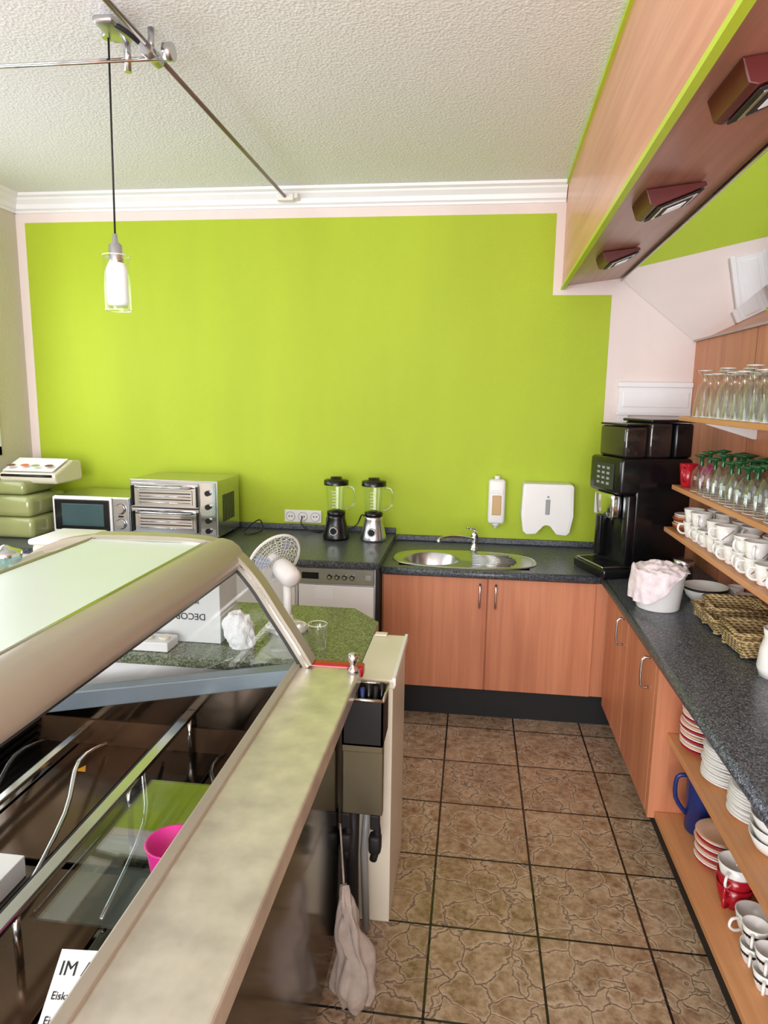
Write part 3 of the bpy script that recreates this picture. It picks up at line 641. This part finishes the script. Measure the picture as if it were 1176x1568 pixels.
text(c_,'Muffinformer\n24 Stck  60 mm\nweiss / braun\n- - - - - -',.020,TR(-1.0,2.2385,1.02)@RX(90)@RZ(180),name='carton_print')
o=O('black_counter_appliance'); o.box(-1.42,-1.16,2.28,2.55,.861,1.04,BLK,.012,seg=3); o.box(-1.40,-1.18,2.275,2.282,.90,1.0,STEEL,.003); o.box(-1.36,-1.22,2.30,2.5,1.04,1.06,GREYP,.006); o.done()
o=O('white_serving_board'); o.box(-1.38,-1.02,2.13,2.22,.861,.895,WPL,.004)
for i in range(6): o.cyl((-1.35+.06*i,2.175,.895),(-1.35+.06*i,2.175,.905),.02,CREAMP)
o.done()
o=O('crumpled_paper_bag')
b=bmesh.new(); bmesh.ops.create_icosphere(b,subdivisions=4,radius=.07)
for v in b.verts: v.co*=1+.30*noise.noise(v.co*16)+.18*noise.noise(v.co*45); v.co.z=max(v.co.z,-.05)
o.add(b,PAPER,False,TR(-.80,2.24,.913)@Matrix.Diagonal((.8,.8,1.05,1))); o.done()
o=O('glass_cup_row')
for i in range(3): o.lathe([(0,.003),(.03,0),(.034,.09)],(-.66+.07*i,2.22+.02*i,.861),GLD,seg=18); o.tube(ring((-.66+.07*i,2.22+.02*i,.951),.034),.0014,CER,seg=5)
o.done()
# fan
fc=Vector((-.735,2.48,1.115)); Mf=TR(*fc)@RZ(-130)@RX(66)
o=O('desk_fan')
R=.112
for t in range(10):
    r=R*(t+1)/10; dz=.028*math.sqrt(max(0,1-(r/R)**2))+.012
    for s_ in (1,-1):
        o.tube([Mf@Vector((r*math.cos(a),r*math.sin(a),dz if s_>0 else -dz+.015)) for a in [2*math.pi*i/28 for i in range(29)]],.0009,WPL,seg=4)
for i in range(24):
    a=2*math.pi*i/24
    for s_ in (1,-1): o.tube([Mf@Vector((r*math.cos(a),r*math.sin(a),s_*(.028*math.sqrt(max(0,1-(r/R)**2)))+.01)) for r in (0.01,.05,.08,R)],.0009,WPL,seg=4)
o.tube([Mf@Vector((R*math.cos(a),R*math.sin(a),.01)) for a in [2*math.pi*i/40 for i in range(41)]],.005,WPL,seg=8)
for k in range(3):
    rows=[]
    for i in range(6):
        r=.018+.015*i; w=.5+.10*i*(1 if i<4 else .6)
        rows.append([Mf@Vector((r*math.cos(2.094*k+w*(j/4-.5)),r*math.sin(2.094*k+w*(j/4-.5)),.004+.018*(j/4-.5))) for j in range(5)])
    o.grid(rows,mat('fan_blade',(170,186,208),.3))
o.lathe([(0,.03),(.02,.03),(.022,0),(.0,0)],(0,0,0),WPL,M=Mf)
o.lathe([(.024,-.02),(.036,-.032),(.041,-.06),(.040,-.11),(.032,-.13),(.012,-.135),(0,-.135)],(0,0,0),WPL,M=Mf)
pv=Mf@Vector((0,0,-.085))
o.tube([(pv.x,pv.y,pv.z-.02),(pv.x,pv.y,.90)],.016,WPL,seg=14); o.lathe([(0,0),(.075,0),(.078,.01),(.06,.025),(.025,.035),(.018,.06),(0,.06)],(pv.x,pv.y,.861),WPL); o.done()
# ------------------------------------------------------------------ rail lighting
o=O('ceiling_rail_light_track')
BRZ=mat('bronze_rod',(130,112,98),.35,.6)
o.tube([(-1.12,4.13,2.865),(-1.10,2.36,2.865)],.009,BRZ); o.tube([(-1.10,2.36,2.865),(-1.085,.6,2.865)],.009,BRZ)
o.box(-1.17,-1.07,4.05,4.10,2.845,2.885,WPL,.006,seg=3); o.box(-1.08,-1.05,4.07,4.165,2.86,2.89,WPL,.004)
o.tube([(XL+.01,2.35,2.83),(-1.06,2.35,2.83)],.005,CHR); o.tube([(XL+.01,2.37,2.845),(-1.06,2.37,2.845)],.005,CHR)
o.cyl((-1.10,2.31,2.85),(-1.10,2.41,2.85),.022,STEEL); o.cyl((-1.05,2.35,2.85),(-1.02,2.35,2.85),.028,STEEL)
o.cyl((-1.185,2.36,2.80),(-1.185,2.36,2.925),.012,STEEL); o.box(-1.23,-1.16,2.22,2.36,2.885,2.91,STEEL,.01); o.cyl((-1.10,2.36,2.85),(-1.10,2.36,2.93),.010,STEEL)
o.tube([(-1.10,2.36,2.85),(-1.14,2.28,2.88),(-1.19,2.24,2.90)],.008,BLKM,sub=3); o.done()
o=O('glass_pendant_lamp',TR(-1.255,2.35,0))
o.tube([(.012,0,2.925),(0,0,2.27)],.0035,BLKM); o.cyl((.012,0,2.90),(.012,0,2.929),.02,STEEL)
o.lathe([(0,2.29),(.008,2.285),(.01,2.26),(.022,2.25),(.024,2.20),(.024,2.16),(0,2.16)],(0,0,0),STEEL)
o.lathe([(.044,2.215),(.044,2.03)],(0,0,0),GL); o.lathe([(.040,2.045),(.036,2.04),(0,2.04)],(0,0,0),GLD); o.lathe([(.026,2.19),(.035,2.17),(.036,2.06),(.030,2.048),(0,2.046)],(0,0,0),LG)
for z_ in (2.215,2.03): o.tube(ring((0,0,z_),.044,30),.0016,CER,seg=6)
o.done()
# ------------------------------------------------------------------ lights
w=bpy.data.worlds.new('World'); sc.world=w; w.use_nodes=True; bg=w.node_tree.nodes['Background']; bg.inputs[0].default_value=(.90,.95,1,1); bg.inputs[1].default_value=2.3
def area(name,loc,tgt,sx_,sy_,e,col=(1,1,1)):
    l=bpy.data.lights.new(name,'AREA'); l.shape='RECTANGLE'; l.size=sx_; l.size_y=sy_; l.energy=e; l.color=col
    o=bpy.data.objects.new(name,l); sc.collection.objects.link(o); o.location=loc
    o.rotation_euler=(Vector(tgt)-Vector(loc)).to_track_quat('-Z','Y').to_euler(); return o
area('shopfront_daylight',(-.85,-2.3,1.55),(-.45,4,1.65),3.2,2.0,218,(1,.985,1))
area('side_window_daylight',(XL+.03,2.5,1.9),(1,2.8,1.4),2.4,1.0,15,(.95,.97,1))
sc.cycles.max_bounces=8; sc.cycles.diffuse_bounces=4; sc.cycles.glossy_bounces=4; sc.cycles.transparent_max_bounces=12
# ------------------------------------------------------------------ camera
p=math.atan(179/1045); th=math.radians(7.3); r=.0146
R0=Matrix.Rotation(th,3,'Z')
right=Vector((1,0,0)); up=Vector((0,math.sin(p),math.cos(p))); fw=Vector((0,math.cos(p),-math.sin(p)))
ri=R0@(right*math.cos(r)+up*math.sin(r)); u2=R0@(up*math.cos(r)-right*math.sin(r)); f2=R0@fw
cam=bpy.data.objects.new('camera',bpy.data.cameras.new('camera')); sc.collection.objects.link(cam)
cam.matrix_world=Matrix(((ri.x,u2.x,-f2.x,0),(ri.y,u2.y,-f2.y,0),(ri.z,u2.z,-f2.z,H),(0,0,0,1)))
cam.data.sensor_fit='VERTICAL'; cam.data.sensor_height=36; cam.data.lens=1045/1568*36; cam.data.clip_start=.03
sc.camera=cam
